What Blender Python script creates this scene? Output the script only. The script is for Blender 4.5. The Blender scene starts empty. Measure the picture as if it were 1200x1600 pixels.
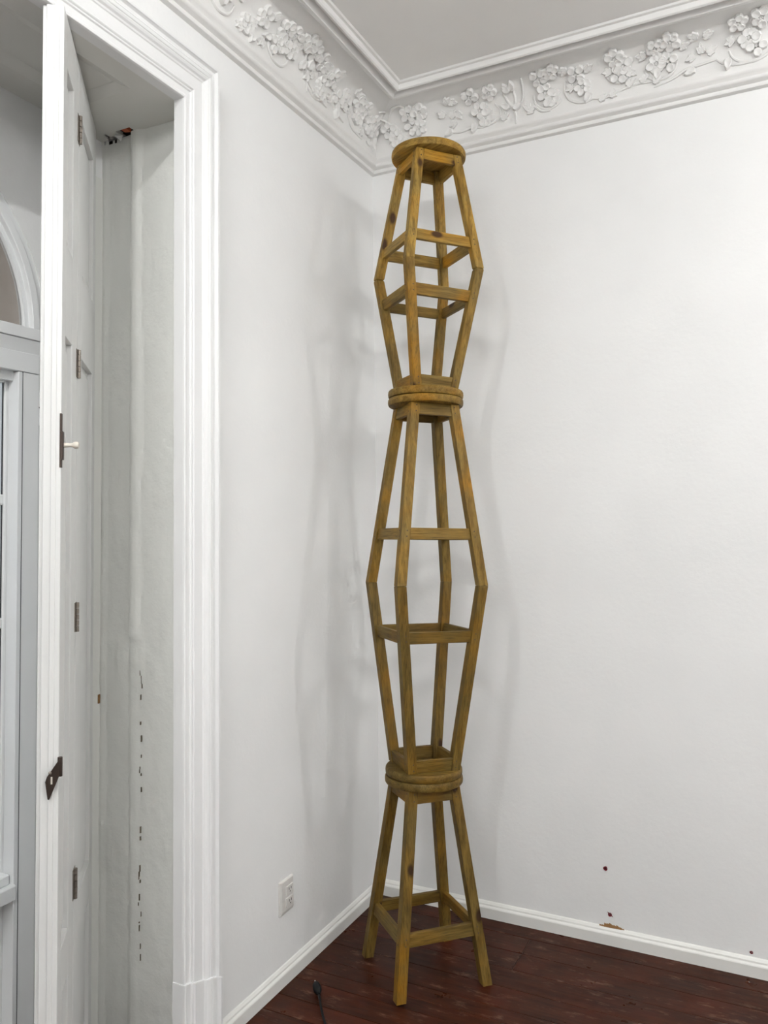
import bpy, bmesh, math, random
from mathutils import Matrix, Vector
from mathutils.noise import noise as mnoise
R = math.radians
PI = math.pi
random.seed(7)
SC = bpy.context.scene
COL = SC.collection

# ------------------------------------------------------------------ camera
CAM_POS = Vector((1.74517, -3.41476, 1.75003))
YAW, PITCH, ROLL = 0.46197, 0.0462026, -0.011035
F_PX = 1243.618
fwd = Vector((-math.sin(YAW) * math.cos(PITCH), math.cos(YAW) * math.cos(PITCH), math.sin(PITCH)))
rgt = Vector((math.cos(YAW), math.sin(YAW), 0))
upv = rgt.cross(fwd)
r2 = rgt * math.cos(ROLL) + upv * math.sin(ROLL)
u2 = -rgt * math.sin(ROLL) + upv * math.cos(ROLL)
cam_data = bpy.data.cameras.new('camera')
cam = bpy.data.objects.new('camera', cam_data)
COL.objects.link(cam)
cam.matrix_world = Matrix(((r2.x, u2.x, -fwd.x, CAM_POS.x), (r2.y, u2.y, -fwd.y, CAM_POS.y),
                           (r2.z, u2.z, -fwd.z, CAM_POS.z), (0, 0, 0, 1)))
cam_data.sensor_fit = 'HORIZONTAL'
cam_data.sensor_width = 36
cam_data.lens = F_PX / 1200 * 36
cam_data.shift_y = -44.0893 / 1200
cam_data.clip_start = 0.02
SC.camera = cam

# ------------------------------------------------------------------ sky, exposure
w = bpy.data.worlds.new('world'); SC.world = w
w.use_nodes = True
wb = w.node_tree.nodes['Background']
wb.inputs[0].default_value = (0.86, 0.93, 1.0, 1)     # overcast daylight
wb.inputs[1].default_value = 2.2
SC.view_settings.view_transform = 'Standard'
SC.view_settings.look = 'None'
SC.view_settings.gamma = 1
SC.view_settings.use_curve_mapping = False
SC.view_settings.exposure = 0.0
TUBE_W = 312.0            # emission strength of the ceiling tubes
TUBES = [((0.72, -3.50), 90, 1.2), ((3.45, -0.62), 0, 1.2), ((3.75, -2.9), 90, 1.2), ((2.0, -4.9), 0, 1.2)]  # third and fourth tubes are added only as fill light
TUBE_K = [0.95, 0.85, 1.1, 1.1]

# ------------------------------------------------------------------ materials
def mat(name):
    m = bpy.data.materials.new(name); m.use_nodes = True
    nt = m.node_tree
    return m, nt, nt.nodes['Principled BSDF']

def nd(nt, t, **kw):
    n = nt.nodes.new(t)
    for k, v in kw.items():
        if k in ('operation', 'blend_type', 'data_type', 'noise_dimensions', 'feature', 'distance'):
            setattr(n, k, v)
        else:
            n.inputs[k].default_value = v
    return n

def ramp(nt, fac, stops):
    r = nt.nodes.new('ShaderNodeValToRGB')
    e = r.color_ramp.elements
    while len(e) < len(stops): e.new(0.5)
    for i, (p, c) in enumerate(stops):
        e[i].position = p
        e[i].color = (c, c, c, 1) if isinstance(c, (int, float)) else (*c, 1)
    nt.links.new(fac, r.inputs[0])
    return r

def coords(nt, scale=(1, 1, 1), rnd=True):
    tc = nt.nodes.new('ShaderNodeTexCoord')
    mp = nt.nodes.new('ShaderNodeMapping'); mp.inputs['Scale'].default_value = scale
    out = tc.outputs['Object']
    if rnd:
        oi = nt.nodes.new('ShaderNodeObjectInfo')
        m = nd(nt, 'ShaderNodeMath', operation='MULTIPLY'); m.inputs[1].default_value = 37.0
        nt.links.new(oi.outputs['Random'], m.inputs[0])
        a = nd(nt, 'ShaderNodeVectorMath', operation='ADD')
        nt.links.new(out, a.inputs[0]); nt.links.new(m.outputs[0], a.inputs[1])
        out = a.outputs[0]
    nt.links.new(out, mp.inputs[0])
    return mp.outputs[0]

def noise(nt, vec, scale, detail=4, rough=0.55):
    n = nt.nodes.new('ShaderNodeTexNoise')
    n.inputs['Scale'].default_value = scale; n.inputs['Detail'].default_value = detail
    n.inputs['Roughness'].default_value = rough
    nt.links.new(vec, n.inputs['Vector'])
    return n.outputs['Fac']

def mixc(nt, fac, a, b, mode='MIX'):
    m = nt.nodes.new('ShaderNodeMix'); m.data_type = 'RGBA'; m.blend_type = mode
    for sock, v in ((0, fac), (6, a), (7, b)):
        if isinstance(v, (int, float)): m.inputs[sock].default_value = v
        elif isinstance(v, tuple): m.inputs[sock].default_value = (*v, 1)
        else: nt.links.new(v, m.inputs[sock])
    return m.outputs[2]

def bump(nt, bs, h, strength, dist=0.01):
    b = nt.nodes.new('ShaderNodeBump'); b.inputs['Strength'].default_value = strength
    b.inputs['Distance'].default_value = dist
    nt.links.new(h, b.inputs['Height']); nt.links.new(b.outputs[0], bs.inputs['Normal'])

def paint(name, col, rough=0.5, wav=6, fine=60, k=0.25, dist=0.004, dirt=0.0, dirtcol=(0.45, 0.38, 0.27)):
    m, nt, bs = mat(name)
    v = coords(nt, rnd=False)
    a = noise(nt, v, wav, 5); b = noise(nt, v, fine, 4)
    s = nd(nt, 'ShaderNodeMath', operation='MULTIPLY_ADD'); s.inputs[1].default_value = 0.35
    nt.links.new(b, s.inputs[0]); nt.links.new(a, s.inputs[2])
    c2 = tuple(x * 0.95 for x in col)
    c = mixc(nt, ramp(nt, noise(nt, v, 1.7, 3), [(0.35, 0), (0.7, 1)]).outputs[0], col, c2)
    if dirt:
        d = ramp(nt, noise(nt, v, 9, 8, 0.7), [(0.60, 0), (0.78, dirt)])
        c = mixc(nt, d.outputs[0], c, dirtcol)
    nt.links.new(c, bs.inputs['Base Color'])
    bs.inputs['Roughness'].default_value = rough
    bump(nt, bs, s.outputs[0], k, dist)
    return m

def plain(name, col, rough=0.5, metal=0.0):
    m, nt, bs = mat(name)
    v = coords(nt)
    c = mixc(nt, noise(nt, v, 35, 3), tuple(x * 0.85 for x in col), tuple(min(1, x * 1.12) for x in col))
    nt.links.new(c, bs.inputs['Base Color'])
    bs.inputs['Roughness'].default_value = rough; bs.inputs['Metallic'].default_value = metal
    return m

def wood(name, axis, gain=1.0):
    m, nt, bs = mat(name)
    sc = [1, 1, 1]; sc[axis] = 0.07
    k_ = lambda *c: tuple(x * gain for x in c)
    v = coords(nt, tuple(sc))
    vl = coords(nt, (1, 1, 1))
    g = noise(nt, v, 55, 4, 0.6)                      # long grain
    fine = noise(nt, v, 230, 3, 0.6)
    patch = ramp(nt, noise(nt, vl, 6.0, 4, 0.55), [(0.36, 0), (0.58, 1)])
    hot = ramp(nt, noise(nt, vl, 4.2, 2, 0.5), [(0.50, 0), (0.70, 1)])
    gr = ramp(nt, g, [(0.38, 0), (0.62, 1)])
    base = mixc(nt, gr.outputs[0], k_(0.180, 0.098, 0.016), k_(0.320, 0.188, 0.036))
    warm = mixc(nt, hot.outputs[0], base, k_(0.360, 0.170, 0.014))
    grey = mixc(nt, gr.outputs[0], k_(0.125, 0.079, 0.019), k_(0.228, 0.155, 0.044))
    ph = nd(nt, 'ShaderNodeMath', operation='MULTIPLY'); ph.inputs[1].default_value = 0.8
    nt.links.new(patch.outputs[0], ph.inputs[0])
    c = mixc(nt, ph.outputs[0], warm, grey)
    lines = ramp(nt, fine, [(0.30, 0.55), (0.52, 1.0)])
    c = mixc(nt, 1.0, c, lines.outputs[0], 'MULTIPLY')
    vo = nt.nodes.new('ShaderNodeTexVoronoi'); vo.inputs['Scale'].default_value = 7.0     # knots
    ks = [1, 1, 1]; ks[axis] = 0.55
    nt.links.new(coords(nt, tuple(ks)), vo.inputs['Vector'])
    kn = ramp(nt, vo.outputs['Distance'], [(0.075, 1), (0.125, 0)])
    c = mixc(nt, kn.outputs[0], c, k_(0.045, 0.020, 0.008))
    nt.links.new(c, bs.inputs['Base Color'])
    bs.inputs['Roughness'].default_value = 0.55
    bs.inputs['Specular IOR Level'].default_value = 0.16
    bump(nt, bs, fine, 0.25, 0.002)
    return m

def floor_wood():
    m, nt, bs = mat('red_stained_floor_wood')
    v = coords(nt, (0.09, 1, 1)); vl = coords(nt)
    g = noise(nt, v, 45, 5, 0.65)
    c = mixc(nt, ramp(nt, g, [(0.3, 0), (0.7, 1)]).outputs[0], (0.015, 0.0042, 0.0020), (0.046, 0.0135, 0.0055))
    red = ramp(nt, noise(nt, vl, 5, 4), [(0.45, 0), (0.7, 0.75)])
    c = mixc(nt, red.outputs[0], c, (0.060, 0.0115, 0.004))
    wear = ramp(nt, noise(nt, coords(nt, (0.3, 1, 1)), 26, 9, 0.75), [(0.56, 0), (0.72, 0.7)])
    c = mixc(nt, wear.outputs[0], c, (0.20, 0.115, 0.085))
    nt.links.new(c, bs.inputs['Base Color'])
    rr = ramp(nt, noise(nt, vl, 12, 6), [(0.3, 0.26), (0.75, 0.5)])
    nt.links.new(rr.outputs[0], bs.inputs['Roughness'])
    bs.inputs['Specular IOR Level'].default_value = 0.10
    bump(nt, bs, g, 0.2, 0.002)
    return m

def glass_mat(name, tint, dust=0.05):
    m, nt, bs = mat(name)
    nt.nodes.remove(bs)
    out = nt.nodes['Material Output']
    tr = nt.nodes.new('ShaderNodeBsdfTransparent'); tr.inputs[0].default_value = (*tint, 1)
    gl = nt.nodes.new('ShaderNodeBsdfGlossy'); gl.inputs['Roughness'].default_value = 0.03
    df = nt.nodes.new('ShaderNodeBsdfDiffuse'); df.inputs[0].default_value = (0.55, 0.5, 0.45, 1)
    fr = nt.nodes.new('ShaderNodeFresnel'); fr.inputs[0].default_value = 1.45
    m1 = nt.nodes.new('ShaderNodeMixShader'); m2 = nt.nodes.new('ShaderNodeMixShader')
    nt.links.new(fr.outputs[0], m1.inputs[0]); nt.links.new(tr.outputs[0], m1.inputs[1]); nt.links.new(gl.outputs[0], m1.inputs[2])
    d = ramp(nt, noise(nt, coords(nt), 14, 6), [(0.4, dust * 0.5), (0.8, dust)])
    nt.links.new(d.outputs[0], m2.inputs[0]); nt.links.new(m1.outputs[0], m2.inputs[1]); nt.links.new(df.outputs[0], m2.inputs[2])
    nt.links.new(m2.outputs[0], out.inputs[0])
    return m

M = {}
M['wall'] = paint('white_wall_paint', (0.85, 0.85, 0.84), 0.55, 5, 48, 0.40, 0.005)
M['ceil'] = paint('ceiling_paint', (0.88, 0.865, 0.84), 0.7, 4, 90, 0.12, 0.003)
M['plaster'] = paint('old_reveal_plaster', (0.80, 0.805, 0.765), 0.5, 14, 70, 0.6, 0.006)
M['trim'] = paint('gloss_white_trim_paint', (0.81, 0.81, 0.805), 0.32, 8, 40, 0.25, 0.003)
M['cornice'] = paint('cornice_plaster_paint', (0.81, 0.80, 0.78), 0.55, 22, 90, 0.35, 0.004)
M['base'] = paint('baseboard_paint', (0.78, 0.775, 0.74), 0.4, 9, 60, 0.25, 0.003, 0.12)
M['shutter'] = paint('shutter_paint', (0.71, 0.71, 0.695), 0.38, 9, 45, 0.3, 0.003, 0.10)
M['soffit'] = paint('soffit_board_paint', (0.70, 0.69, 0.65), 0.55, 6, 60, 0.12, 0.003)
M['frame'] = paint('window_frame_paint', (0.85, 0.86, 0.86), 0.4, 6, 60, 0.1, 0.002)
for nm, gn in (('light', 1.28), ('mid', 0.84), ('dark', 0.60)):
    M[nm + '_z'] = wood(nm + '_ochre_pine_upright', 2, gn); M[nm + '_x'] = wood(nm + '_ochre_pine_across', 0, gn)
M['floor'] = floor_wood()
M['subfloor'] = plain('dusty_gap', (0.13, 0.095, 0.08), 0.9)
M['rust'] = plain('rusted_hinge_steel', (0.23, 0.20, 0.17), 0.45, 0.7)
M['darkmetal'] = plain('dark_bronze', (0.05, 0.035, 0.028), 0.45, 0.6)
M['cream'] = plain('painted_knob', (0.66, 0.62, 0.54), 0.35)
M['screw'] = plain('dark_screw_head', (0.05, 0.03, 0.02), 0.5, 0.3)
M['plastic'] = plain('white_plastic', (0.66, 0.64, 0.61), 0.35)
M['slot'] = plain('dark_slot', (0.05, 0.045, 0.04), 0.7)
M['rubber'] = plain('black_rubber', (0.006, 0.0065, 0.007), 0.6)
M['rubber'].node_tree.nodes['Principled BSDF'].inputs['Specular IOR Level'].default_value = 0.2
M['redplug'] = plain('red_plastic_plug', (0.16, 0.012, 0.02), 0.5)
M['brick'] = plain('orange_clay', (0.55, 0.13, 0.05), 0.8)
M['bare'] = plain('bare_brown_plaster', (0.24, 0.125, 0.045), 0.9)
M['crack'] = plain('painted_crack_shade', (0.15, 0.125, 0.09), 0.9)  # dark colour stands for the shade deep in the cracks
M['hole'] = plain('painted_cavity_shade', (0.03, 0.025, 0.02), 0.95)  # shade inside the broken edge, given as a dark colour
M['flake'] = plain('white_plaster_flake', (0.8, 0.8, 0.78), 0.8)
M['glass'] = glass_mat('clear_glass', (0.97, 0.98, 0.98), 0.03)
M['dustglass'] = glass_mat('dusty_fanlight_glass', (0.90, 0.88, 0.86), 0.22)
M['gasket'] = plain('dark_gasket', (0.03, 0.03, 0.035), 0.6)
M['facade'] = paint('pale_facade', (0.80, 0.79, 0.77), 0.8)
M['brown'] = paint('brown_balcony_soffit', (0.58, 0.49, 0.42), 0.85)
M['street'] = plain('asphalt', (0.10, 0.10, 0.10), 0.9)
M['leaf'] = plain('green_leaves', (0.06, 0.13, 0.03), 0.5)
M['bark'] = plain('brown_bark', (0.07, 0.045, 0.03), 0.9)
M['carpaint'] = plain('silver_car_paint', (0.62, 0.64, 0.68), 0.25, 0.3)
M['carglass'] = plain('dark_car_glass', (0.03, 0.035, 0.045), 0.1)
M['redlight'] = plain('red_lamp_plastic', (0.5, 0.03, 0.03), 0.3)

# ------------------------------------------------------------------ mesh helpers
class MB:
    def __init__(s): s.v = []; s.f = []
    def add(s, vs, fs):
        o = len(s.v); s.v += [tuple(x) for x in vs]; s.f += [tuple(i + o for i in f) for f in fs]; return s
    def box(s, x0, x1, y0, y1, z0, z1):
        vs = [(x, y, z) for z in (z0, z1) for y in (y0, y1) for x in (x0, x1)]
        return s.add(vs, [(0, 2, 3, 1), (4, 5, 7, 6), (0, 1, 5, 4), (2, 6, 7, 3), (0, 4, 6, 2), (1, 3, 7, 5)])
    def hexa(s, vs):   # 8 verts: bottom 4 ccw, top 4 ccw
        return s.add(vs, [(3, 2, 1, 0), (4, 5, 6, 7), (0, 1, 5, 4), (1, 2, 6, 5), (2, 3, 7, 6), (3, 0, 4, 7)])
    def loft(s, rings, closed=True, caps=True):
        n = len(rings[0]); vs = [p for r in rings for p in r]; fs = []
        for i in range(len(rings) - 1):
            for j in range(n if closed else n - 1):
                k = (j + 1) % n
                fs.append((i * n + j, i * n + k, (i + 1) * n + k, (i + 1) * n + j))
        if caps and closed:
            fs.append(tuple(reversed(range(n)))); fs.append(tuple(range((len(rings) - 1) * n, len(rings) * n)))
        return s.add(vs, fs)
    def lathe(s, prof, n=32, ax=2):
        rings = []
        for r, z in prof:
            ring = []
            for i in range(n):
                a = 2 * PI * i / n; p = (r * math.cos(a), r * math.sin(a), z)
                ring.append({2: p, 1: (p[0], p[2], -p[1]), 0: (p[2], p[0], p[1])}[ax])
            rings.append(ring)
        return s.loft(rings)
    def tube(s, pts, r, n=8):
        pts = [Vector(p) for p in pts]; rings = []
        rr = r if isinstance(r, (list, tuple)) else [r] * len(pts)
        up = Vector((0.03, 0.02, 1)).normalized()
        for i, p in enumerate(pts):
            t = (pts[min(i + 1, len(pts) - 1)] - pts[max(i - 1, 0)]).normalized()
            a = t.cross(up)
            if a.length < 0.05: a = t.cross(Vector((1, 0, 0)))
            a.normalize(); b = a.cross(t)
            rings.append([p + (a * math.cos(2 * PI * k / n) + b * math.sin(2 * PI * k / n)) * rr[i] for k in range(n)])
        return s.loft(rings)
    def mesh(s, name, m, bev=0.0, seg=2, smooth=False):
        me = bpy.data.meshes.new(name)
        me.from_pydata(s.v, [], s.f)
        bm = bmesh.new(); bm.from_mesh(me)
        bmesh.ops.recalc_face_normals(bm, faces=bm.faces)
        if bev > 0:
            ed = [e for e in bm.edges if len(e.link_faces) == 2 and e.calc_face_angle(0) > R(28)]
            bmesh.ops.bevel(bm, geom=ed, offset=bev, segments=seg, profile=0.5, affect='EDGES', clamp_overlap=True)
        bm.to_mesh(me); bm.free()
        me.materials.append(m)
        if smooth:
            for p in me.polygons: p.use_smooth = True
            try: me.set_sharp_from_angle(angle=R(38))
            except Exception: pass
        return me
    def obj(s, name, m, parent=None, mtx=None, **kw):
        return link(name, s.mesh(name, m, **kw), parent, mtx)

def link(name, me, parent=None, mtx=None):
    o = bpy.data.objects.new(name, me); COL.objects.link(o)
    if parent is not None: o.parent = parent
    if mtx is not None: o.matrix_local = mtx
    return o

def structure(o): o['kind'] = 'structure'; return o

def tag(o, label, cat, group=None, kind=None):
    o['label'] = label; o['category'] = cat
    if group: o['group'] = group
    if kind: o['kind'] = kind
    return o

def empty(name, mtx, label, cat, group=None):
    o = bpy.data.objects.new(name, None); COL.objects.link(o)
    o.empty_display_size = 0.1
    o.matrix_world = mtx
    return tag(o, label, cat, group)

T = Matrix.Translation
def RZ(a): return Matrix.Rotation(a, 4, 'Z')

# ------------------------------------------------------------------ room shell
RX, RY, H = 4.5, -5.6, 3.70
YO0, YO1, ZO = -2.966, -1.328, 3.138          # window niche in the left wall
XO = -0.428                                 # back plane of the niche
AC, AZ, AR = -2.147, 2.387, 0.580            # arch of the fanlight

# floor: dark subfloor with single planks on it
fl = structure(MB().box(-0.6, RX, RY, 0.0, -0.12, -0.0045).obj('floor', M['subfloor']))
rows = [0, -0.105, -0.228, -0.355, -0.48, -0.607, -0.685, -0.758, -0.874, -0.974, -1.09]
while rows[-1] > RY: rows.append(rows[-1] - 0.118)
for i in range(len(rows) - 1):
    y1, y0 = rows[i], max(rows[i + 1], RY)
    if y1 - y0 < 0.02: continue
    if i in (1, 2): cuts = [0.755, 3.1]
    else:
        c0 = random.uniform(1.6, 2.6); cuts = [c0, c0 + random.uniform(1.2, 1.7)]
        if i in (4, 8): cuts = [1.25, 3.0]
    xs = [-0.42 if YO0 < y0 and y1 < YO1 else 0.0] + [c for c in cuts if c < RX - 0.3] + [RX]
    for a, b in zip(xs, xs[1:]):
        g = 0.0010
        L, W = (b - a) / 2 - g, (y1 - y0) / 2 - g
        MB().box(-L, L, -W, W, -0.0045, 0.0).obj('floor_plank', M['floor'], fl,
                 T(((a + b) / 2, (y0 + y1) / 2, random.uniform(-0.0008, 0))), bev=0.0012, seg=1)

# ceiling and the walls out of view
structure(MB().box(-0.6, RX + 0.2, RY - 0.2, 0.2, H, H + 0.12).obj('ceiling', M['ceil']))
wr = structure(MB().box(-0.6, RX + 0.2, 0.0, 0.2, -0.12, H).obj('wall_right', M['wall']))
structure(MB().box(RX, RX + 0.2, RY - 0.2, 0.0, -0.12, H).obj('wall_front', M['wall']))
structure(MB().box(-0.6, RX, RY - 0.2, RY, -0.12, H).obj('wall_back', M['wall']))

# left wall with its niche and arched opening
wl = MB()
wl.box(XO - 0.18, 0, YO1 + 0.04, 0, -0.12, H)
wl.box(XO - 0.18, 0, RY, YO0, -0.12, H)
wl.box(XO - 0.18, 0, YO0, YO1 + 0.04, ZO + 0.016, H)
wl.box(XO - 0.055, XO, AC + AR, YO1 + 0.04, -0.12, ZO + 0.016)
wl.box(XO - 0.055, XO, YO0, AC - AR, -0.12, ZO + 0.016)
N = 40
for k in range(N):
    a0, a1 = PI * k / N, PI * (k + 1) / N
    ya, za = AC + AR * math.cos(a0), AZ + AR * math.sin(a0)
    yb, zb = AC + AR * math.cos(a1), AZ + AR * math.sin(a1)
    zt = ZO + 0.016
    wl.hexa([(XO, yb, zb), (XO, ya, za), (XO - 0.055, ya, za), (XO - 0.055, yb, zb),
             (XO, yb, zt), (XO, ya, zt), (XO - 0.055, ya, zt), (XO - 0.055, yb, zt)])
wall_left = structure(wl.obj('wall_left', M['wall']))

# rough plaster skin on the reveal, with a pipe-chase ridge and a broken top edge
def reveal():
    b = MB()
    xs = [XO + (-XO) * i / 46 for i in range(47)]
    zs = [ZO * j / 240 for j in range(241)]
    rnd = random.Random(3)
    low = [rnd.uniform(-1, 1) for _ in range(400)]
    def wob(z, k): 
        q = z * 9 + k * 31; i = int(q) % 380; t = q - int(q); t = t * t * (3 - 2 * t)
        return low[i] * (1 - t) + low[i + 1] * t
    idx = {}
    for j, z in enumerate(zs):
        for i, x in enumerate(xs):
            e0 = -0.284 + 0.004 * wob(z, 1); e1 = -0.232 + 0.004 * wob(z, 2)
            d = 0.0
            if x < e0: d = -0.010
            elif x < e1:
                t = (x - e0) / (e1 - e0); d = 0.010 * math.sin(PI * min(max(t, 0), 1)) ** 0.6 + 0.002
            if z < 1.35 and x < e1: d = d * 0.45 - 0.003
            if x < XO + 0.02: d += 0.006
            d += 0.0030 * mnoise(Vector((x * 9, z * 5, 1.7))) + 0.0022 * mnoise(Vector((x * 30, z * 22, 5.1))) + rnd.uniform(-0.0007, 0.0007)
            if abs(z - 1.28) < 0.10 and -0.35 < x < -0.22: d += 0.006 * (1 - abs(z - 1.28) / 0.10)
            idx[i, j] = len(b.v); b.v.append((x, YO1 - d, z))
    for j in range(240):
        for i in range(46):
            xc = (xs[i] + xs[i + 1]) / 2; zc = (zs[j] + zs[j + 1]) / 2
            if -0.415 < xc < -0.352 and zc > 3.128 + 0.008 * math.sin(xc * 260): continue
            b.f.append((idx[i, j], idx[i + 1, j], idx[i + 1, j + 1], idx[i, j + 1]))
    return b
structure_child = reveal().obj('plaster_reveal', M['plaster'], wall_left, smooth=True)
MB().box(-0.42, -0.345, YO1 + 0.030, YO1 + 0.034, 3.09, 3.15).obj('cavity_shade_sheet', M['hole'], wall_left)  # dark sheet standing in for shade behind the broken plaster
MB().box(-0.020, 0.010, -0.012, 0.012, -0.006, 0.016).obj('brick', M['brick'], wall_left,
        T((-0.288, YO1 - 0.016, 3.146)) @ Matrix.Rotation(R(9), 4, 'Y'), bev=0.002)
MB().box(-0.335, -0.252, YO1 - 0.040, YO1 + 0.030, 3.1525, 3.1538).obj('cavity_shade_sheet', M['hole'], wall_left)  # dark sheet painted as the shade above the soffit notch
MB().add([(-0.352, YO1 - 0.010, 3.137), (-0.322, YO1 - 0.012, 3.112), (-0.318, YO1 - 0.004, 3.133), (-0.340, YO1 - 0.022, 3.134)],
         [(0, 1, 2), (0, 3, 1), (0, 2, 3), (1, 3, 2)]).obj('plaster_flake', M['flake'], wall_left)
# cracks in the reveal, their depth shade put in as dark strips
ck = MB(); rz = random.Random(5); z = 0.25; x = -0.222
while z < 1.28:
    h = rz.uniform(0.004, 0.022); wd = rz.uniform(0.0003, 0.0014); x = -0.225 + rz.uniform(-0.006, 0.006) - 0.006 * (1.3 - z)
    if rz.random() < 0.4: ck.box(x - wd, x + wd, YO1 - 0.0045, YO1 + 0.004, z, z + h)
    z += h
ck.obj('plaster_crack_shade', M['crack'], wall_left)
MB().box(XO - 0.002, XO + 0.005, -1.372, YO1 + 0.005, 0.0, 3.0).obj('plaster_strip', M['plaster'], wall_left, bev=0.002)
MB().box(-0.426, -0.421, YO1 - 0.008, YO1 + 0.004, 1.118, 1.150).obj('plaster_chip', M['bare'], wall_left, bev=0.003)

# soffit board with a sunk panel
sf = MB()
PX0, PX1, PY0, PY1 = -0.312, -0.072, YO0 + 0.22, -1.545
zt, zb = ZO + 0.016, ZO
for (x0, x1, y0, y1) in ((XO, 0.002, PY1, YO1 - 0.034), (XO, -0.395, YO1 - 0.034, YO1 + 0.004), (-0.381, -0.372, YO1 - 0.034, YO1 + 0.004), (-0.358, -0.326, YO1 - 0.034, YO1 + 0.004), (-0.395, -0.358, YO1 - 0.034, YO1 - 0.012), (-0.260, 0.002, YO1 - 0.034, YO1 + 0.004), (XO, 0.002, YO0, PY0), (XO, PX0, PY0, PY1), (PX1, 0.002, PY0, PY1)):
    sf.box(x0, x1, y0, y1, zb, zt)
sf.box(PX0, PX1, PY0, PY1, zb + 0.0155, zt)
bw = 0.038
sf.add([(PX0, PY0, zb), (PX1, PY0, zb), (PX1, PY1, zb), (PX0, PY1, zb),
        (PX0 + bw, PY0 + bw, zb + .0150), (PX1 - bw, PY0 + bw, zb + .0150), (PX1 - bw, PY1 - bw, zb + .0150), (PX0 + bw, PY1 - bw, zb + .0150)],
       [(0, 1, 5, 4), (1, 2, 6, 5), (2, 3, 7, 6), (3, 0, 4, 7)])
structure(sf.obj('trim_1', M['soffit']))

# moulded casing round the niche (one sweep, mitred)
prof = [(0, 0.0), (0, 0.036), (.01, .043), (.05, .0445), (.07, .041), (.09, .0405), (.20, .0405), (.215, .045), (.235, .046),
        (.245, .0425), (.26, .0425), (.275, .047), (.295, .049), (.31, .047), (.55, .047), (.565, .050), (.60, .052), (.63, .058), (.675, .062), (.685, .0605), (.70, .064), (.76, .0645), (.77, .062),
        (.775, .064), (.79, .064), (.81, .058), (.85, .0555), (.90, .058), (.925, .064), (.935, .068), (.99, .068), (1, .065), (1, 0.0)]
CY, CYW, CZW = -1.428, 0.152, 0.160
CY2 = 2 * AC - CY
def casing(z0=0.0):
    rings = [[], [], [], []]
    for u, d in prof:
        rings[0].append((d, CY + CYW * u, z0)); rings[1].append((d, CY + CYW * u, ZO + CZW * u))
        rings[2].append((d, CY2 - CYW * u, ZO + CZW * u)); rings[3].append((d, CY2 - CYW * u, z0))
    return MB().loft(rings)
structure(casing().obj('trim_2', M['trim'], smooth=False, bev=0.0008, seg=1))
# plinth block at the jamb foot with a sloping, paint-clogged ledge
pl = MB(); rings = [[], []]
kink = lambda u: 0.318 - 0.046 * u + (0.010 if u > 0.66 else 0) * (1 - u) * 2
for u, d in prof:
    d2 = d + 0.006 if d > 0 else d
    uu = -0.02 + 1.04 * u
    rings[0].append((d2, CY + CYW * uu, 0)); rings[1].append((d2, CY + CYW * uu, kink(u)))
pl.loft(rings)
structure(pl.obj('trim_3', M['trim'], bev=0.002, seg=1))

# baseboards
def baseboard(name, L, mtx):
    p = [(0, 0), (0.018, 0), (0.018, 0.043), (0.016, 0.047), (0.0105, 0.052), (0.0095, 0.058), (0.004, 0.066), (0.0, 0.069)]
    b = MB().loft([[(0, -d, z) for d, z in p], [(L, -d, z) for d, z in p]])
    return structure(b.obj(name, M['base'], None, mtx))
baseboard('baseboard_right', RX, T((0, 0, 0)))
baseboard('baseboard_left', 1.274, T((0, -1.274, 0)) @ RZ(R(90)))
baseboard('baseboard_front', -RY, T((RX, 0, 0)) @ RZ(R(-90)))

# marks on the right wall
def wall_plug(x, z, r, tear):
    b = MB(); n = 12; rnd = random.Random(int(x * 1000))
    b.loft([[(r * rnd.uniform(.85, 1.15) * math.cos(2 * PI * k / n) * q, y, r * rnd.uniform(.85, 1.15) * math.sin(2 * PI * k / n) * q) for k in range(n)]
            for q, y in ((1, 0.002), (1, -0.0015), (0.55, -0.002), (0.4, 0.0))])
    if tear: b.add([(-.006, -.001, .002), (-.011, -.003, .012), (-.003, -.002, .008), (.004, -.001, -.004), (.014, -.003, -.008), (.006, -.002, .002)], [(0, 1, 2), (3, 4, 5)])
    b.obj('wall_plug', M['redplug'], wr, T((x, 0, z)))
wall_plug(1.050, 0.301, 0.0085, False)
wall_plug(1.064, 0.117, 0.0078, True)
wall_plug(1.593, 0.085, 0.0062, False)
cp = MB(); rc = random.Random(2)
for k in range(15):
    x0 = 1.020 + k * 0.0098; hh = [5, 11, 17, 22, 24, 22, 20, 17, 14, 12, 10, 8, 6, 4, 2][k] / 1000
    zb_ = 0.0665 - 0.0003 * k
    cp.add([(x0, -0.0045, zb_), (x0 + 0.0125, -0.0045, zb_ - .0006), (x0 + 0.0115, -0.0012, zb_ + hh * rc.uniform(.35, .7)), (x0, -0.0012, zb_ + hh * rc.uniform(.5, 1))], [(0, 1, 2, 3)])
cp.obj('chipped_plaster', M['bare'], wr)

# ------------------------------------------------------------------ cornice with flowers in relief
CP = [(0, 3.436), (.018, 3.440), (.021, 3.447), (.0195, 3.455), (.026, 3.459), (.034, 3.461), (.039, 3.466), (.040, 3.472), (.0385, 3.477),
      (.041, 3.482), (.047, 3.488), (.052, 3.495), (.052, 3.499), (.046, 3.501)]
FR = [(.046, 3.501), (.0455, 3.52), (.046, 3.54), (.049, 3.56), (.054, 3.58), (.061, 3.60), (.072, 3.62), (.086, 3.638), (.104, 3.654), (.127, 3.667),
      (.155, 3.676), (.185, 3.681), (.205, 3.683)]
LP = [(.207, 3.672), (.211, 3.667), (.220, 3.664), (.229, 3.665), (.235, 3.671), (.239, 3.681), (.246, 3.687), (.255, 3.685), (.260, 3.675),
      (.264, 3.669), (.270, 3.667), (.276, 3.671), (.278, 3.680), (.279, 3.690), (.283, 3.692), (.289, 3.692), (.293, 3.696), (.294, 3.702)]
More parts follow.
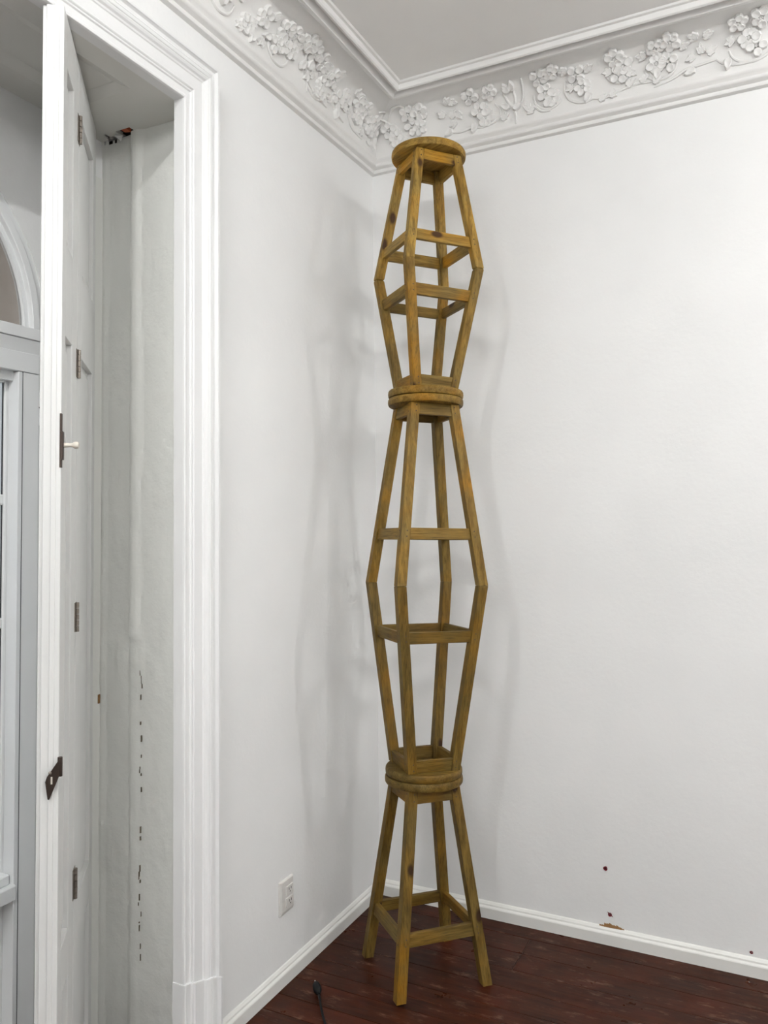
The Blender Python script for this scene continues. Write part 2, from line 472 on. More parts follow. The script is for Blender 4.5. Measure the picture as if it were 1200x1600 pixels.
FULL = CP + FR[1:] + LP
def cornice(name, axis, L):
    A, B = [], []
    for o, z in FULL:
        if axis == 'x': A.append((o, -o, z)); B.append((L, -o, z))
        else: A.append((o, -o, z)); B.append((o, -L, z))
    return structure(MB().loft([A, B], closed=False).obj(name, M['cornice'], smooth=True))
co_r = cornice('trim_5', 'x', RX); co_l = cornice('trim_4', 'y', -RY)

def frieze_at(z):
    for (o0, z0), (o1, z1) in zip(FR, FR[1:]):
        if z <= z1:
            t = (z - z0) / (z1 - z0); nx, nz = (z1 - z0), -(o1 - o0)
            l = math.hypot(nx, nz); return o0 + (o1 - o0) * t, nx / l, nz / l
    return FR[-1][0], 0, -1
def frame_on(side, s, z, rot):
    """surface frame: X along the wall, Y up the cove, Z out of it"""
    o, no, nz = frieze_at(z)
    if side == 'r': ex, en, p = Vector((1, 0, 0)), Vector((0, -no, nz)), Vector((s, -o, z))
    else: ex, en, p = Vector((0, 1, 0)), Vector((no, 0, nz)), Vector((o, -s, z))
    ey = en.cross(ex)
    m = Matrix(((ex.x, ey.x, en.x, p.x), (ex.y, ey.y, en.y, p.y), (ex.z, ey.z, en.z, p.z), (0, 0, 0, 1)))
    return m @ RZ(rot)
def dome(b, cx, cy, rx, ry, h, ang, n=8, z0=0.0, tip=0.0):
    rings = []
    for q, zz in ((1.0, -0.3), (0.97, 0.55), (0.80, 0.95), (0.42, 0.86), (0.12, 0.70)):
        ring = []
        for k in range(n):
            a = 2 * PI * k / n
            x, y = rx * q * math.cos(a), ry * q * math.sin(a)
            if tip: y *= 1 - tip * (x / rx)
            ring.append((cx + x * math.cos(ang) - y * math.sin(ang), cy + x * math.sin(ang) + y * math.cos(ang), z0 + h * zz))
        rings.append(ring)
    b.loft(rings)
def flower_mesh(name, n, r, hh, seed):
    rnd = random.Random(seed); b = MB()
    for k in range(n):
        a = 2 * PI * k / n + rnd.uniform(-.12, .12)
        q = rnd.uniform(.9, 1.1)
        dome(b, .58 * r * q * math.cos(a), .58 * r * q * math.sin(a), .47 * r * q, .45 * r, hh * rnd.uniform(.8, 1.15), a, 8, 0.004)
    dome(b, 0, 0, .17 * r, .17 * r, hh * .9, 0, 6, 0.003)
    return b.mesh(name, M['cornice'], smooth=True)
FLW = [flower_mesh('flower', 5, .041, .0155, 1), flower_mesh('flower', 5, .036, .015, 2), flower_mesh('flower', 4, .039, .015, 3), flower_mesh('flower', 6, .041, .0125, 4)]
def leaf_mesh(seed):
    rnd = random.Random(seed); b = MB()
    for k, (a, l) in enumerate(((0, 1), (.75, .7), (-.75, .7), (1.6, .45), (-1.6, .45))):
        l *= rnd.uniform(.85, 1.15)
        dome(b, .014 * l * math.cos(a), .014 * l * math.sin(a), .022 * l, .010, .011, a + rnd.uniform(-.2, .2), 7, 0.0, .35)
    return b.mesh('leaf', M['cornice'], smooth=True)
LFM = [leaf_mesh(11), leaf_mesh(12)]
bb = MB(); dome(bb, 0, 0, .025, .015, .017, 0, 8, 0, .45); BUD = bb.mesh('bud', M['cornice'], smooth=True)
def put(side, me, s, z, rot, name): link(name, me, co_r if side == 'r' else co_l, frame_on(side, s, z, rot))
def scroll(side, pts, r=0.0065):
    P = []
    for i in range(len(pts) - 1):
        p0 = pts[max(i - 1, 0)]; p1 = pts[i]; p2 = pts[i + 1]; p3 = pts[min(i + 2, len(pts) - 1)]
        for k in range(5):
            t = k / 5
            P.append(tuple(0.5 * (2 * p1[j] + (p2[j] - p0[j]) * t + (2 * p0[j] - 5 * p1[j] + 4 * p2[j] - p3[j]) * t * t + (3 * p1[j] - p0[j] - 3 * p2[j] + p3[j]) * t ** 3) for j in (0, 1)))
    P.append(pts[-1]); W = []
    for s, z in P:
        o, no, nz = frieze_at(z); o += no * .002; z += nz * .002
        W.append((s, -o, z) if side == 'r' else (o, -s, z))
    n = len(W); MB().tube(W, [r * (0.55 + 0.45 * math.sin(PI * i / (n - 1))) for i in range(n)], 7).obj('stem', M['cornice'], co_r if side == 'r' else co_l, smooth=True)

def relief(side, S, fl, lv, bd, sc):
    for i, (s, z) in enumerate(fl): put(side, FLW[(i * 7 + (side == 'l')) % 4], S + s, min(z, 3.664), i * 2.3, 'flower')
    for s, z, a in lv: put(side, LFM[int(s * 1000) % 2], S + s, min(z, 3.668), R(a), 'leaf')
    for s, z, a in bd: put(side, BUD, S + s, min(z, 3.668), R(a), 'bud')
    for p in sc: scroll(side, [(S + s, min(z, 3.672)) for s, z in p])
def arc(cs, cz, r, a0, a1, n=6, k=1.0): return [(cs + r * math.cos(R(a0 + (a1 - a0) * i / n)) * k, cz + r * math.sin(R(a0 + (a1 - a0) * i / n))) for i in range(n + 1)]
relief('r', 0, [(.245, 3.650), (.300, 3.648), (.250, 3.600), (.285, 3.590), (.130, 3.610), (.160, 3.570),
                (.548, 3.655), (.640, 3.652), (.585, 3.597), (.607, 3.565), (.865, 3.656), (.918, 3.662), (.885, 3.604), (.908, 3.577),
                (1.022, 3.640), (1.045, 3.590), (1.185, 3.656), (1.215, 3.628), (1.195, 3.600), (1.345, 3.655), (1.405, 3.660), (1.345, 3.607), (1.390, 3.604),
                (1.655, 3.662), (1.735, 3.662), (1.690, 3.615), (1.715, 3.580), (1.98, 3.65), (2.04, 3.655), (2.0, 3.60), (2.25, 3.655), (2.31, 3.65)],
       [(.430, 3.655, 30), (.455, 3.652, -20), (.410, 3.615, 150), (.445, 3.605, 40), (.475, 3.61, -60), (.46, 3.575, 200), (.685, 3.545, 20), (.82, 3.545, 160),
        (.80, 3.56, 100), (.98, 3.655, 170), (1.065, 3.645, 20), (1.0, 3.60, 200), (1.235, 3.60, -30), (1.16, 3.62, 180), (1.115, 3.525, 10), (1.16, 3.53, 20),
        (1.285, 3.56, 20), (1.23, 3.555, 30), (1.335, 3.545, 15), (1.445, 3.64, 10), (1.30, 3.64, 170), (1.50, 3.655, 160), (1.535, 3.652, 10), (1.515, 3.61, 90),
        (1.545, 3.60, 30), (1.485, 3.60, 200), (1.63, 3.62, 200), (1.83, 3.62, 30), (1.86, 3.58, 100)],
       [(.425, 3.535, 210), (.548, 3.530, 250), (.74, 3.655, 90), (.715, 3.65, 110), (.755, 3.58, 30), (.70, 3.59, 150), (1.06, 3.545, 250), (1.345, 3.57, 260), (1.47, 3.545, 200), (1.61, 3.54, 260), (.20, 3.545, 200)],
       [[(.43, 3.537), (.48, 3.528), (.54, 3.535), (.60, 3.528), (.66, 3.545), (.675, 3.58), (.655, 3.61)], [(.745, 3.505), (.742, 3.56), (.715, 3.605), (.695, 3.652)],
        [(.742, 3.56), (.748, 3.61), (.742, 3.655)], [(.755, 3.57), (.785, 3.61), (.79, 3.665)], arc(.895, 3.595, .058, 170, 330, 7, 1.1), [(.80, 3.54), (.83, 3.56), (.86, 3.535), (.90, 3.528)],
        arc(1.05, 3.60, .072, 160, 290, 7, 1.15), [(1.08, 3.535), (1.13, 3.525), (1.19, 3.54), (1.26, 3.55), (1.33, 3.545)], arc(1.195, 3.628, .055, 190, 340, 7),
        arc(1.36, 3.605, .06, 190, 350, 7, 1.1), [(1.33, 3.52), (1.40, 3.535), (1.46, 3.56), (1.52, 3.565), (1.57, 3.57)], arc(1.70, 3.60, .07, 190, 350, 8, 1.2),
        arc(.20, 3.60, .075, 150, 20, 7), arc(.085, 3.60, .055, 100, -60, 6), [(1.57, 3.57), (1.60, 3.545), (1.66, 3.53), (1.74, 3.535)]])
relief('l', 0, [(.250, 3.645), (.305, 3.640), (.27, 3.600), (.115, 3.590), (.140, 3.630), (.180, 3.605), (.405, 3.612), (.455, 3.590),
                (.590, 3.592), (.540, 3.640), (.600, 3.640), (.650, 3.655), (.585, 3.560), (.76, 3.668), (.80, 3.655), (.715, 3.655),
                (.860, 3.655), (.905, 3.645), (.835, 3.610), (.925, 3.585), (.890, 3.600), (1.03, 3.63), (1.10, 3.565), (1.22, 3.655), (1.27, 3.65), (1.24, 3.60),
                (1.45, 3.655), (1.50, 3.65), (1.47, 3.60)],
       [(.34, 3.60, 200), (.375, 3.585, 160), (.435, 3.555, 250), (.425, 3.63, 60), (.355, 3.655, 100), (.48, 3.62, 200), (.50, 3.575, 190), (.52, 3.66, 30), (.66, 3.60, 200),
        (.69, 3.58, 220), (.985, 3.65, 30), (1.06, 3.59, 200), (1.0, 3.56, 230), (1.16, 3.62, 90), (1.13, 3.545, 210), (.08, 3.56, 80), (.21, 3.565, 250)],
       [(.445, 3.535, 260), (.62, 3.535, 200), (.74, 3.60, 60), (.70, 3.62, 90), (.985, 3.585, 200), (1.065, 3.535, 240), (.10, 3.54, 300), (.33, 3.66, 40)],
       [arc(.62, 3.60, .075, 190, 330, 7, 1.1), [(.52, 3.53), (.56, 3.535), (.62, 3.545), (.68, 3.57), (.735, 3.62), (.75, 3.665)], [(.68, 3.52), (.69, 3.56), (.70, 3.60), (.72, 3.64)],
        arc(.90, 3.60, .075, 190, 350, 7), arc(.27, 3.605, .07, 170, 330, 7), arc(.13, 3.60, .07, 60, 300, 8, .7), [(.20, 3.53), (.26, 3.535), (.30, 3.55), (.345, 3.575)],
        [(.375, 3.53), (.42, 3.54), (.47, 3.56), (.50, 3.60)], [(1.0, 3.54), (1.05, 3.555), (1.10, 3.535), (1.16, 3.55)], arc(1.25, 3.60, .07, 190, 350, 7), arc(.06, 3.60, .06, 80, -60, 6, .5)])

# ------------------------------------------------------------------ fanlight (window_1) and glazed door (door_1)
def arc_band(r0, r1, x0, x1, n=40):
    b = MB(); rings = []
    for k in range(n + 1):
        a = PI * k / n; c, s_ = math.cos(a), math.sin(a)
        rings.append([(x0, AC + r0 * c, AZ + r0 * s_), (x1, AC + r0 * c, AZ + r0 * s_), (x1, AC + r1 * c, AZ + r1 * s_), (x0, AC + r1 * c, AZ + r1 * s_)])
    return b.loft(rings)
wn = structure(arc_band(0.532, 0.5795, XO - 0.054, XO - 0.004).obj('window_1', M['frame']))
arc_band(0.525, 0.552, XO - 0.004, XO + 0.010).obj('fanlight_frame', M['frame'], wn, bev=0.002, seg=1)
arc_band(0.516, 0.532, XO - 0.045, XO - 0.020).obj('glazing_bead', M['frame'], wn)
arc_band(0.530, 0.534, XO - 0.045, XO - 0.030).obj('gasket', M['gasket'], wn)
g = MB(); n = 32
ring = [(AC + 0.525 * math.cos(PI * k / n), AZ + 0.525 * math.sin(PI * k / n)) for k in range(n + 1)]
g.loft([[(XO - 0.034, y, z) for y, z in ring], [(XO - 0.038, y, z) for y, z in ring]])
g.obj('fanlight_pane', M['dustglass'], wn)
MB().box(XO - 0.06, XO + 0.014, AC - AR + 0.01, AC + AR - 0.004, 2.350, 2.388).obj('transom', M['frame'], wn, bev=0.002, seg=1)
MB().hexa([(XO - 0.06, AC - AR + .01, 2.305), (XO - 0.004, AC - AR + .01, 2.305), (XO - 0.004, AC + AR - .001, 2.305), (XO - 0.06, AC + AR - .001, 2.305),
           (XO - 0.06, AC - AR + .01, 2.348), (XO + 0.010, AC - AR + .01, 2.348), (XO + 0.010, AC + AR - .001, 2.348), (XO - 0.06, AC + AR - .001, 2.348)]).obj('transom_moulding', M['frame'], wn)

HW = 0.555
dr = MB()
X1 = XO + 0.004
for s_ in (1, -1):
    a, b_ = AC + s_ * HW, AC + s_ * (HW - 0.080)
    dr.box(XO - 0.044, X1, min(a, b_), max(a, b_), 0, 2.240)
    c1, c2 = AC + s_ * (HW + 0.001), AC + s_ * (AR + 0.001)
    dr.box(XO - 0.06, XO - 0.012, min(c1, c2), max(c1, c2), 0, 2.305)
door = structure(dr.obj('door_1', M['frame'], bev=0.0015, seg=1))
MB().box(XO - 0.044, X1, AC - HW, AC + HW, 2.242, 2.305).obj('door_head', M['frame'], door, bev=0.0015, seg=1)
for s_ in (1, -1):
    y_ = AC + s_ * (HW - 0.064)
    MB().box(X1 - 0.001, X1 + 0.0012, y_ - 0.0008, y_ + 0.0008, 0, 2.241).obj('frame_groove', M['gasket'], door)
MB().box(XO - 0.043, XO - 0.02, AC - HW + .08, AC + HW - .08, 2.212, 2.242).obj('door_stop', M['frame'], door)
def french_leaf(s_):
    yo, yi = AC + s_ * (HW - 0.045), AC + s_ * 0.004
    def yb(a, b): return (min(yo - s_ * a, yo - s_ * b), max(yo - s_ * a, yo - s_ * b))
    wd = abs(yo - yi)
    lf = MB()
    x0, x1 = XO - 0.075, XO - 0.045
    lf.box(x0, x1, *yb(0, 0.045), 0.03, 2.25); lf.box(x0, x1, *yb(wd - 0.05, wd), 0.03, 2.25)
    lf.box(x0, x1, *yb(0.045, wd - 0.05), 2.207, 2.25); lf.box(x0, x1, *yb(0.045, wd - 0.05), 0.585, 0.661)
    lf.box(x0, x1, *yb(0.045, wd - 0.05), 0.03, 0.11)
    leaf = lf.obj('glazed_leaf', M['frame'], door, bev=0.003, seg=1)
    zs = [0.661, 1.043, 1.438, 1.830, 2.207]
    for a, b in zip(zs, zs[1:]):
        za, zb2 = a + (0.017 if a > 0.68 else 0), b - (0.017 if b < 2.15 else 0)
        MB().box(x0 + 0.018, x0 + 0.022, *yb(0.043, wd - 0.048), za - .002, zb2 + .002).obj('pane', M['glass'], leaf)
        gk = MB(); yy = yb(0.0452, 0.0472)
        gk.box(x0 + 0.0175, x0 + 0.0225, *yy, za, zb2)
        gk.obj('gasket', M['gasket'], leaf)
    for zz in zs[1:-1]:
        MB().box(x0 + 0.002, x1 - 0.002, *yb(0.043, wd - 0.048), zz - 0.017, zz + 0.017).obj('glazing_bar', M['frame'], leaf, bev=0.006, seg=2)
    MB().box(x0 + 0.002, XO + 0.012, *yb(0.030, wd - 0.002), 0.586, 0.632).obj('weather_rail', M['frame'], leaf, bev=0.003, seg=1)
    MB().box(x1 - 0.01, XO - 0.008, *yb(0.038, wd - 0.012), 0.632, 0.664).obj('sill_bead', M['frame'], leaf, bev=0.004, seg=1)
    n = 4; w_ = (wd - 0.097) / n
    for k in range(n):
        MB().box(x0 + 0.006, x1 - 0.010, *yb(0.046 + k * w_, 0.044 + (k + 1) * w_), 0.11, 0.585).obj('panel_board', M['frame'], leaf, bev=0.003, seg=1)
french_leaf(1); french_leaf(-1)
yh = AC + HW
MB().box(XO - 0.012, XO + 0.008, yh + 0.001, yh + 0.018, 2.136, 2.189).box(XO - 0.012, XO + 0.008, yh + 0.001, yh + 0.018, 2.072, 2.131).obj('hinge', M['frame'], door, bev=0.002, seg=1)
MB().box(XO - 0.012, XO + 0.004, yh + 0.003, yh + 0.016, 2.131, 2.136).obj('hinge_gap', M['gasket'], door)

# ------------------------------------------------------------------ folded shutter
sh = empty('folding_shutter', T((-0.373, -1.405, 0)) @ RZ(math.atan2(-.768, .64)),
           'tall white paneled wooden shutter folded open in the window niche', 'shutter')
TH = 0.045
def leaf(x0, x1, px0, px1, edge):
    b = MB(); zs = [(0.12, 0.52), (0.645, 2.256), (2.507, 2.995)]
    zt = 3.134
    def slab(a, c, z0, z1): b.box(a, c, -TH, 0, z0, z1)
    slab(x0, px0, 0.02, zt); slab(px1, x1, 0.02, zt)
    z = 0.02
    for za, zb in zs: slab(px0, px1, z, za); z = zb
    slab(px0, px1, z, zt)
    if edge: b.box(x1 - 0.03, x1 - 0.008, -0.055, -0.026, 0.02, zt); b.box(x1 - .004, x1 + 0.003, -0.0255, -0.012, 0.02, zt)
    lf = b.obj('shutter_leaf', M['shutter'], sh, bev=0.002, seg=2)
    for za, zb in zs:
        p = MB(); e = 0.016; y0, y1 = -0.014, -0.0155
        p.box(px0 + .0005, px1 - .0005, -TH + .008, y1, za + .0005, zb - .0005)
        # raised field with bevelled border
        f = 0.030
        p.add([(px0 + e, y1, za + e), (px1 - e, y1, za + e), (px1 - e, y1, zb - e), (px0 + e, y1, zb - e),
               (px0 + f, -.009, za + f), (px1 - f, -.009, za + f), (px1 - f, -.009, zb - f), (px0 + f, -.009, zb - f)],
              [(0, 1, 5, 4), (1, 2, 6, 5), (2, 3, 7, 6), (3, 0, 4, 7), (4, 5, 6, 7)])
        p.obj('panel', M['shutter'], lf)
    return lf
l1 = leaf(0.0, 0.420, 0.07, 0.328, False)
l2 = leaf(0.423, 0.696, 0.52, 0.640, True)
for hz in (2.929, 2.222, 1.479, 0.720):
    h_ = MB()
    for k in range(5):
        h_.add(*(lambda m: (m.v, m.f))(MB().lathe([(0.0062, -0.042 + k * 0.0172), (0.0062, -0.0265 + k * 0.0172)], 10)))
    hg = h_.obj('hinge', M['rust'], sh, T((0.4215, 0.0045, hz)), smooth=True)
    MB().box(-0.020, 0.020, -0.0052, -0.0030, -0.041, 0.0425).obj('hinge_plate', M['rust'], hg)
lk = MB().box(0.684, 0.6972, -0.004, 0.0016, 1.897, 2.039).obj('lock_plate', M['darkmetal'], sh, bev=0.0008, seg=1)
MB().box(0.676, 0.698, -0.002, 0.0046, 1.918, 1.992).obj('lock_case', M['darkmetal'], lk, bev=0.001, seg=1)
MB().lathe([(0.004, 0), (0.0075, 0.002), (0.006, 0.008), (0.0048, 0.016), (0.006, 0.022), (0.0092, 0.027), (0.0098, 0.032), (0.008, 0.037), (0.003, 0.039)], 14, 1).obj(
    'knob', M['cream'], sh, T((0.683, 0.004, 1.957)), smooth=True)
# hasp hanging off the meeting edge
hs = MB().lathe([(0.0058, -0.024), (0.0062, -0.023), (0.0062, 0.023), (0.0058, 0.024)], 12).obj('hasp', M['darkmetal'], sh, T((0.701, 0.004, 1.132)), smooth=True)
hp = MB()
out = [(0, 0.022), (-0.030, -0.022), (-0.034, -0.034), (-0.028, -0.078), (-0.024, -0.079), (-0.010, -0.045), (0, -0.020)]
hp.loft([[(0.006, y, z) for y, z in out], [(0.0085, y, z) for y, z in out]])
hp.obj('hasp_plate', M['darkmetal'], hs, bev=0.0006, seg=1)
MB().box(0.0083, 0.0095, -0.0205, -0.0165, -0.040, -0.022).obj('hasp_slot', M['cream'], hs)
MB().lathe([(0.0045, 0), (0.0035, 0.003), (0.001, 0.004)], 10, 0).obj('rivet', M['rust'], hs, T((0.0085, -0.0225, -0.012)))

# ------------------------------------------------------------------ stools
def frustum_leg(rf, rt, z1, w, bev, m):
    d = w / math.sqrt(2)
    sq = lambda r, z: [(r + d, 0, z), (r, d, z), (r - d, 0, z), (r, -d, z)]
    return MB().loft([sq(rf, 0.0), sq(rt, z1)]).mesh('leg', m, bev=bev, seg=2)
def rail(rf, rt, z1, za, zb, w, t, inset, name, m):
    """between two legs; local x along the rail, y outwards"""
    rad = lambda z: rf + (rt - rf) * z / z1
    vs = []
    for z in (za, zb):
        r = rad(z); c = r / math.sqrt(2); L = c - w / 2 + 0.0015; yo = c + w / 2 - inset
        vs += [(-L, yo - t, z - (za + zb) / 2), (L, yo - t, z - (za + zb) / 2), (L, yo, z - (za + zb) / 2), (-L, yo, z - (za + zb) / 2)]
    return MB().hexa(vs).mesh(name, m, bev=0.0022, seg=2)
SEAT_T = 0.032
def seat_mesh(r, m):
    t = SEAT_T; p = [(0.001, 0)]
    for k in range(7):
        a = -PI / 2 + PI * k / 6; ca, sa = math.cos(a), math.sin(a)
        p.append((r - 0.012 + 0.012 * abs(ca) ** 0.6, t / 2 + (t / 2) * math.copysign(abs(sa) ** 0.75, sa)))
    p.append((0.001, t))
    return MB().lathe(p, 64).mesh('seat', m, smooth=True)
scr = MB().lathe([(0.0026, -0.001), (0.0026, 0.0006), (0.0015, 0.0008)], 8, 0).mesh('screw', M['screw'])
def stool(Hh, rf, rt, zs, seat_r, base, top, ang, flip, label, tip, tone):
    base, top = Vector(base), Vector(top)
    ax = (top - base).normalized()
    xa = Vector((math.cos(ang), math.sin(ang), 0)); xa = (xa - ax * xa.dot(ax)).normalized(); ya = ax.cross(xa)
    m = Matrix(((xa.x, ya.x, ax.x, base.x), (xa.y, ya.y, ax.y, base.y), (xa.z, ya.z, ax.z, base.z), (0, 0, 0, 1)))
    if flip: m = m @ T((0, 0, Hh)) @ Matrix.Rotation(PI, 4, 'X')
    root = empty('wooden_stool', m, label, 'stool', 'stools stacked into a column in the corner')
    w = 0.038; z1 = Hh - SEAT_T
    link('seat', seat_mesh(seat_r, M[tone + '_x']), root, T((0, 0, z1)) @ RZ(random.uniform(0, 3)))
    lg = frustum_leg(rf, rt, z1, w, tip, M[tone + '_z'])
    ap = rail(rf, rt, z1, z1 - 0.048, z1 - 0.0005, w, 0.018, 0.0035, 'apron', M[tone + '_x'])
    st = rail(rf, rt, z1, zs - 0.0225, zs + 0.0225, w, 0.019, 0.0085, 'stretcher', M[tone + '_x'])
    sl = (rt - rf) / z1
    for k in range(4):
        o = link('leg', lg, root, RZ(k * PI / 2))
        link('apron', ap, root, RZ(k * PI / 2 - PI / 4) @ T((0, 0, z1 - 0.02425)))
        link('stretcher', st, root, RZ(k * PI / 2 - PI / 4) @ T((0, 0, zs)))
        for zz in (z1 - 0.012, z1 - 0.036, zs - 0.011, zs + 0.011):
            r = rf + sl * zz
            for sg in (1, -1):
                c = r / math.sqrt(2)
                link('screw', scr, o, RZ(sg * PI / 4) @ T((c + w / 2 + 0.0003, -sg * (c - 0.004), zz)))
    return root
c0 = (.447, -.498, 0); c1 = (.4435, -.474, .7455); c2 = (.4475, -.449, 1.493); c3 = (.4505, -.422, 2.246); c4 = (.457, -.402, 2.768); c5 = (.4655, -.390, 3.288)
TS = 0.7475
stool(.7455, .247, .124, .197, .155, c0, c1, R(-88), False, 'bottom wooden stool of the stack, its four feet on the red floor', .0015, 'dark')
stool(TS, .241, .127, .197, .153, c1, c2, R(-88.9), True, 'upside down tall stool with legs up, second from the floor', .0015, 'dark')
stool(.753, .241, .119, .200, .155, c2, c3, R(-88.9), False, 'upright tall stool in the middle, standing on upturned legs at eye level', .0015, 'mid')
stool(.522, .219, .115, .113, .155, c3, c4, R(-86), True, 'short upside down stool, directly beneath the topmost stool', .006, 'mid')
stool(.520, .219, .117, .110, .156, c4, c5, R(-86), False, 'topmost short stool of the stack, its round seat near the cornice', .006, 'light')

# ------------------------------------------------------------------ socket and cord
ou = empty('power_outlet', T((0, -0.799, 0.320)) @ RZ(R(90)) @ Matrix.Rotation(R(-1), 4, 'Y'), 'white double socket plate low on the left wall', 'outlet')
pb = MB().loft([[(-.046, 0, -.064), (.046, 0, -.064), (.046, 0, .064), (-.046, 0, .064)], [(-.046, -.006, -.064), (.046, -.006, -.064), (.046, -.006, .064), (-.046, -.006, .064)],
                [(-.036, -.011, -.050), (.042, -.011, -.050), (.042, -.011, .060), (-.036, -.011, .060)]])
pb.obj('face_plate', M['plastic'], ou, bev=0.0015)
for k, zc in enumerate((0.022, -0.022)):
    so = MB().box(-.012, .036, -.0150, -.010, zc - .0165, zc + .0165).obj('socket', M['plastic'], ou, bev=0.0012)
    s_ = MB()
    for sx in (0.006, 0.020): s_.box(sx - .0016, sx + .0016, -.0156, -.0148, zc - .001, zc + .008)
    s_.box(.0105, .0155, -.0156, -.0148, zc - .010, zc - .006)
    s_.obj('slot', M['slot'], so)
cd = empty('extension_lead', T((0.125, -0.785, 0)), 'black extension lead with its plug end lying on the dark floor', 'cord')
dirv = Vector((0.64, -0.76, 0)).normalized()
pr = [(0.004, 0.0), (0.009, 0.004), (0.0135, 0.014), (0.015, 0.03), (0.0155, 0.045), (0.013, 0.058), (0.009, 0.066), (0.0065, 0.075), (0.005, 0.083)]
ml = T((0, 0, 0.0165)) @ RZ(math.atan2(dirv.y, dirv.x)) @ Matrix.Rotation(R(-3), 4, 'Y')
MB().lathe(pr, 16, 0).obj('plug_body', M['rubber'], cd, ml, smooth=True)
MB().box(-.014, 0.003, -.0012, .0012, -.003, .003).obj('prong', M['plastic'], cd, ml)
pts = [Vector((0, 0, .018)) + dirv * .078]
for t, side, z in ((.11, .002, .022), (.15, .004, .020), (.20, .004, .012), (.27, -.002, .006), (.40, -.02, .0048), (.6, -.03, .0048), (.9, .05, .0048), (1.3, .0, .0048)):
    pts.append(dirv * t + Vector((dirv.y, -dirv.x, 0)) * side + Vector((0, 0, z)))
sm = []
for i in range(len(pts) - 1):
    p0, p1, p2, p3 = pts[max(i - 1, 0)], pts[i], pts[i + 1], pts[min(i + 2, len(pts) - 1)]
    for k in range(6):
        t = k / 6; sm.append(0.5 * (2 * p1 + (p2 - p0) * t + (2 * p0 - 5 * p1 + 4 * p2 - p3) * t * t + (3 * p1 - p0 - 3 * p2 + p3) * t ** 3))
MB().tube(sm, 0.0045, 8).obj('cable', M['rubber'], cd, smooth=True)

# ------------------------------------------------------------------ ceiling tubes (out of frame), the last two added for fill
def tube_lamp(pos, rot, L, k, label):
    e = empty('tube_light', T((pos[0], pos[1], H)) @ RZ(R(rot)), label, 'light', 'ceiling tube lights')
    MB().box(-L / 2, L / 2, -0.022, 0.022, -0.022, 0).obj('lamp_housing', M['plastic'], e, bev=0.003)
    m, nt, bs = mat('lit_tube_%d' % int(100 * k))
    bs.inputs['Base Color'].default_value = (0.9, 0.9, 0.9, 1)
    bs.inputs['Emission Color'].default_value = (0.985, 0.995, 1.0, 1)
    bs.inputs['Emission Strength'].default_value = TUBE_W * k
    MB().lathe([(0.013, -L / 2 + .02), (0.013, L / 2 - .02)], 12, 0).obj('tube', m, e, T((0, 0, -0.036)))
for (p, r, L), k, lb in zip(TUBES, TUBE_K, ('white ceiling tube light nearest the left wall', 'white ceiling tube light nearest the right wall',
                                            'added fill tube light on the far side of the room', 'added fill tube light at the back of the room')):
    tube_lamp(p, r, L, k, lb)

# ------------------------------------------------------------------ outside the window
GZ = -1.3
structure(MB().box(-16, -0.56, -9, 14, GZ - 0.1, GZ).obj('ground', M['street']))
structure(MB().box(-1.75, -0.56, -5, 2.5, 2.78, 2.95).obj('balcony_above', M['brown']))
bd = MB().box(-12, -10.2, -8, 13, GZ, 9).obj('building', M['facade'])
tag(bd, 'pale house front across the street, seen through the door glass', 'building')
for k in range(4):
    for j in range(2):
        MB().box(-10.25, -10.15, -2.5 + k * 3, -1.4 + k * 3, 0.4 + j * 3.2, 2.2 + j * 3.2).obj('window', M['carglass'], bd)
tr = empty('street_tree', T((-4.6, 1.75, GZ)), 'green street tree beyond the glazed door', 'tree')
MB().tube([(0, 0, 0), (.03, .02, 1.2), (.0, .05, 2.2), (.1, .1, 3.2)], [.13, .11, .09, .05], 10).obj('trunk', M['bark'], tr, smooth=True)
lv = MB(); rl = random.Random(9)
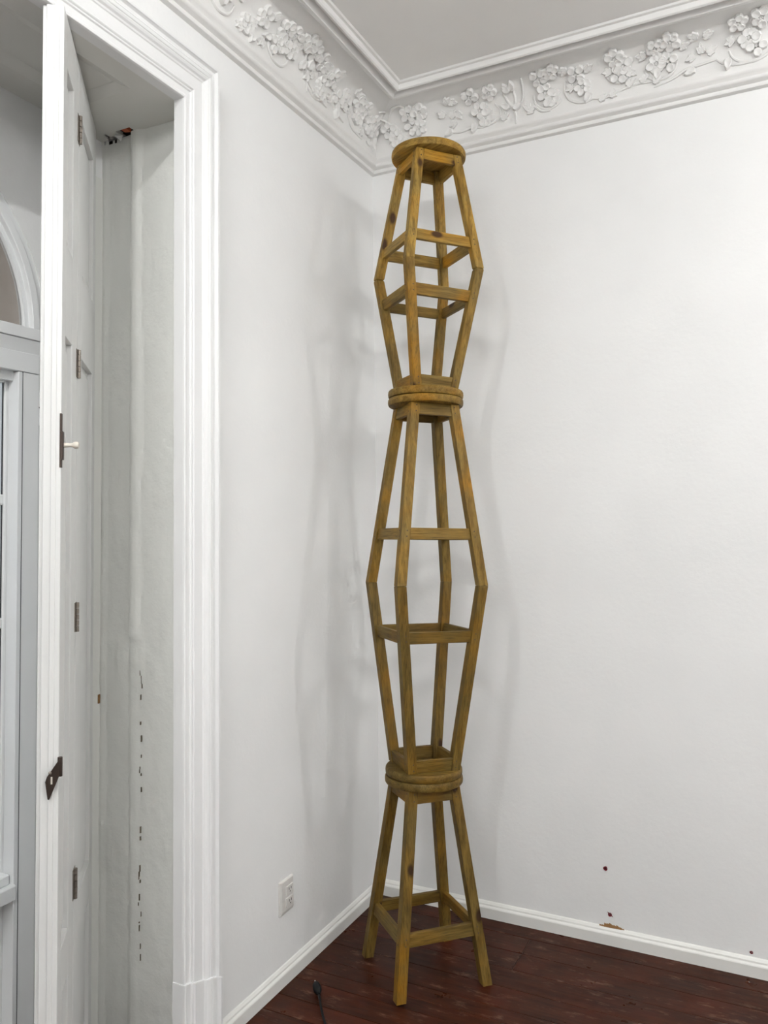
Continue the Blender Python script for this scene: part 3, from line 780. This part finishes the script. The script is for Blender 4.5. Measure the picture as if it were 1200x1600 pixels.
for k in range(650):
    a, b_ = rl.uniform(0, 2 * PI), rl.uniform(-1, 1); q = rl.random() ** .4; c_ = math.sqrt(1 - b_ * b_)
    P = Vector((1.2 * q * c_ * math.cos(a), 1.2 * q * c_ * math.sin(a), 3.9 + 1.25 * q * b_))
    u_ = Vector((rl.uniform(-1, 1), rl.uniform(-1, 1), rl.uniform(-1, 1))).normalized(); v_ = u_.orthogonal().normalized()
    lv.add([P - u_ * .07, P + v_ * .035, P + u_ * .07, P - v_ * .035], [(0, 1, 2, 3)])
lo = lv.obj('foliage', M['leaf'], tr); lo['kind'] = 'stuff'
hd = MB(); rl = random.Random(4)
for k in range(900):
    P = Vector((rl.uniform(-.25, .25), rl.uniform(-1.4, 1.4), rl.uniform(.05, .85)))
    u_ = Vector((rl.uniform(-1, 1), rl.uniform(-1, 1), rl.uniform(-1, 1))).normalized(); v_ = u_.orthogonal().normalized()
    hd.add([P - u_ * .06, P + v_ * .03, P + u_ * .06, P - v_ * .03], [(0, 1, 2, 3)])
ho = hd.obj('hedge', M['bark'], None, T((-3.4, 0.75, GZ))); tag(ho, 'brown dry hedge below the glazed door', 'hedge', None, 'stuff')
car = empty('parked_car', T((-7.0, 3.0, GZ)), 'silver car parked across the street, seen through the door glass', 'car')
prof_c = [(-2.1, .35), (-2.1, .75), (-1.95, .9), (-1.2, .98), (-.6, 1.42), (.9, 1.45), (1.6, 1.0), (2.05, .92), (2.1, .4)]
MB().loft([[(-.8, y, z) for y, z in prof_c], [(.8, y, z) for y, z in prof_c]]).obj('body', M['carpaint'], car, bev=0.05, seg=2)
MB().loft([[(-.82, y, z) for y, z in ((-1.0, 1.02), (-.55, 1.36), (.85, 1.38), (1.35, 1.03))], [(.82, y, z) for y, z in ((-1.0, 1.02), (-.55, 1.36), (.85, 1.38), (1.35, 1.03))]]).obj('side_window', M['carglass'], car)
for y in (-1.35, 1.3):
    for x in (-.78, .78):
        MB().lathe([(0.2, -.09), (.31, -.09), (.33, -.06), (.33, .06), (.31, .09), (0.2, .09)], 20, 0).obj('wheel', M['rubber'], car, T((x, y, .33)))
MB().box(.78, .82, -2.08, -1.9, .72, .85).obj('tail_light', M['redlight'], car)
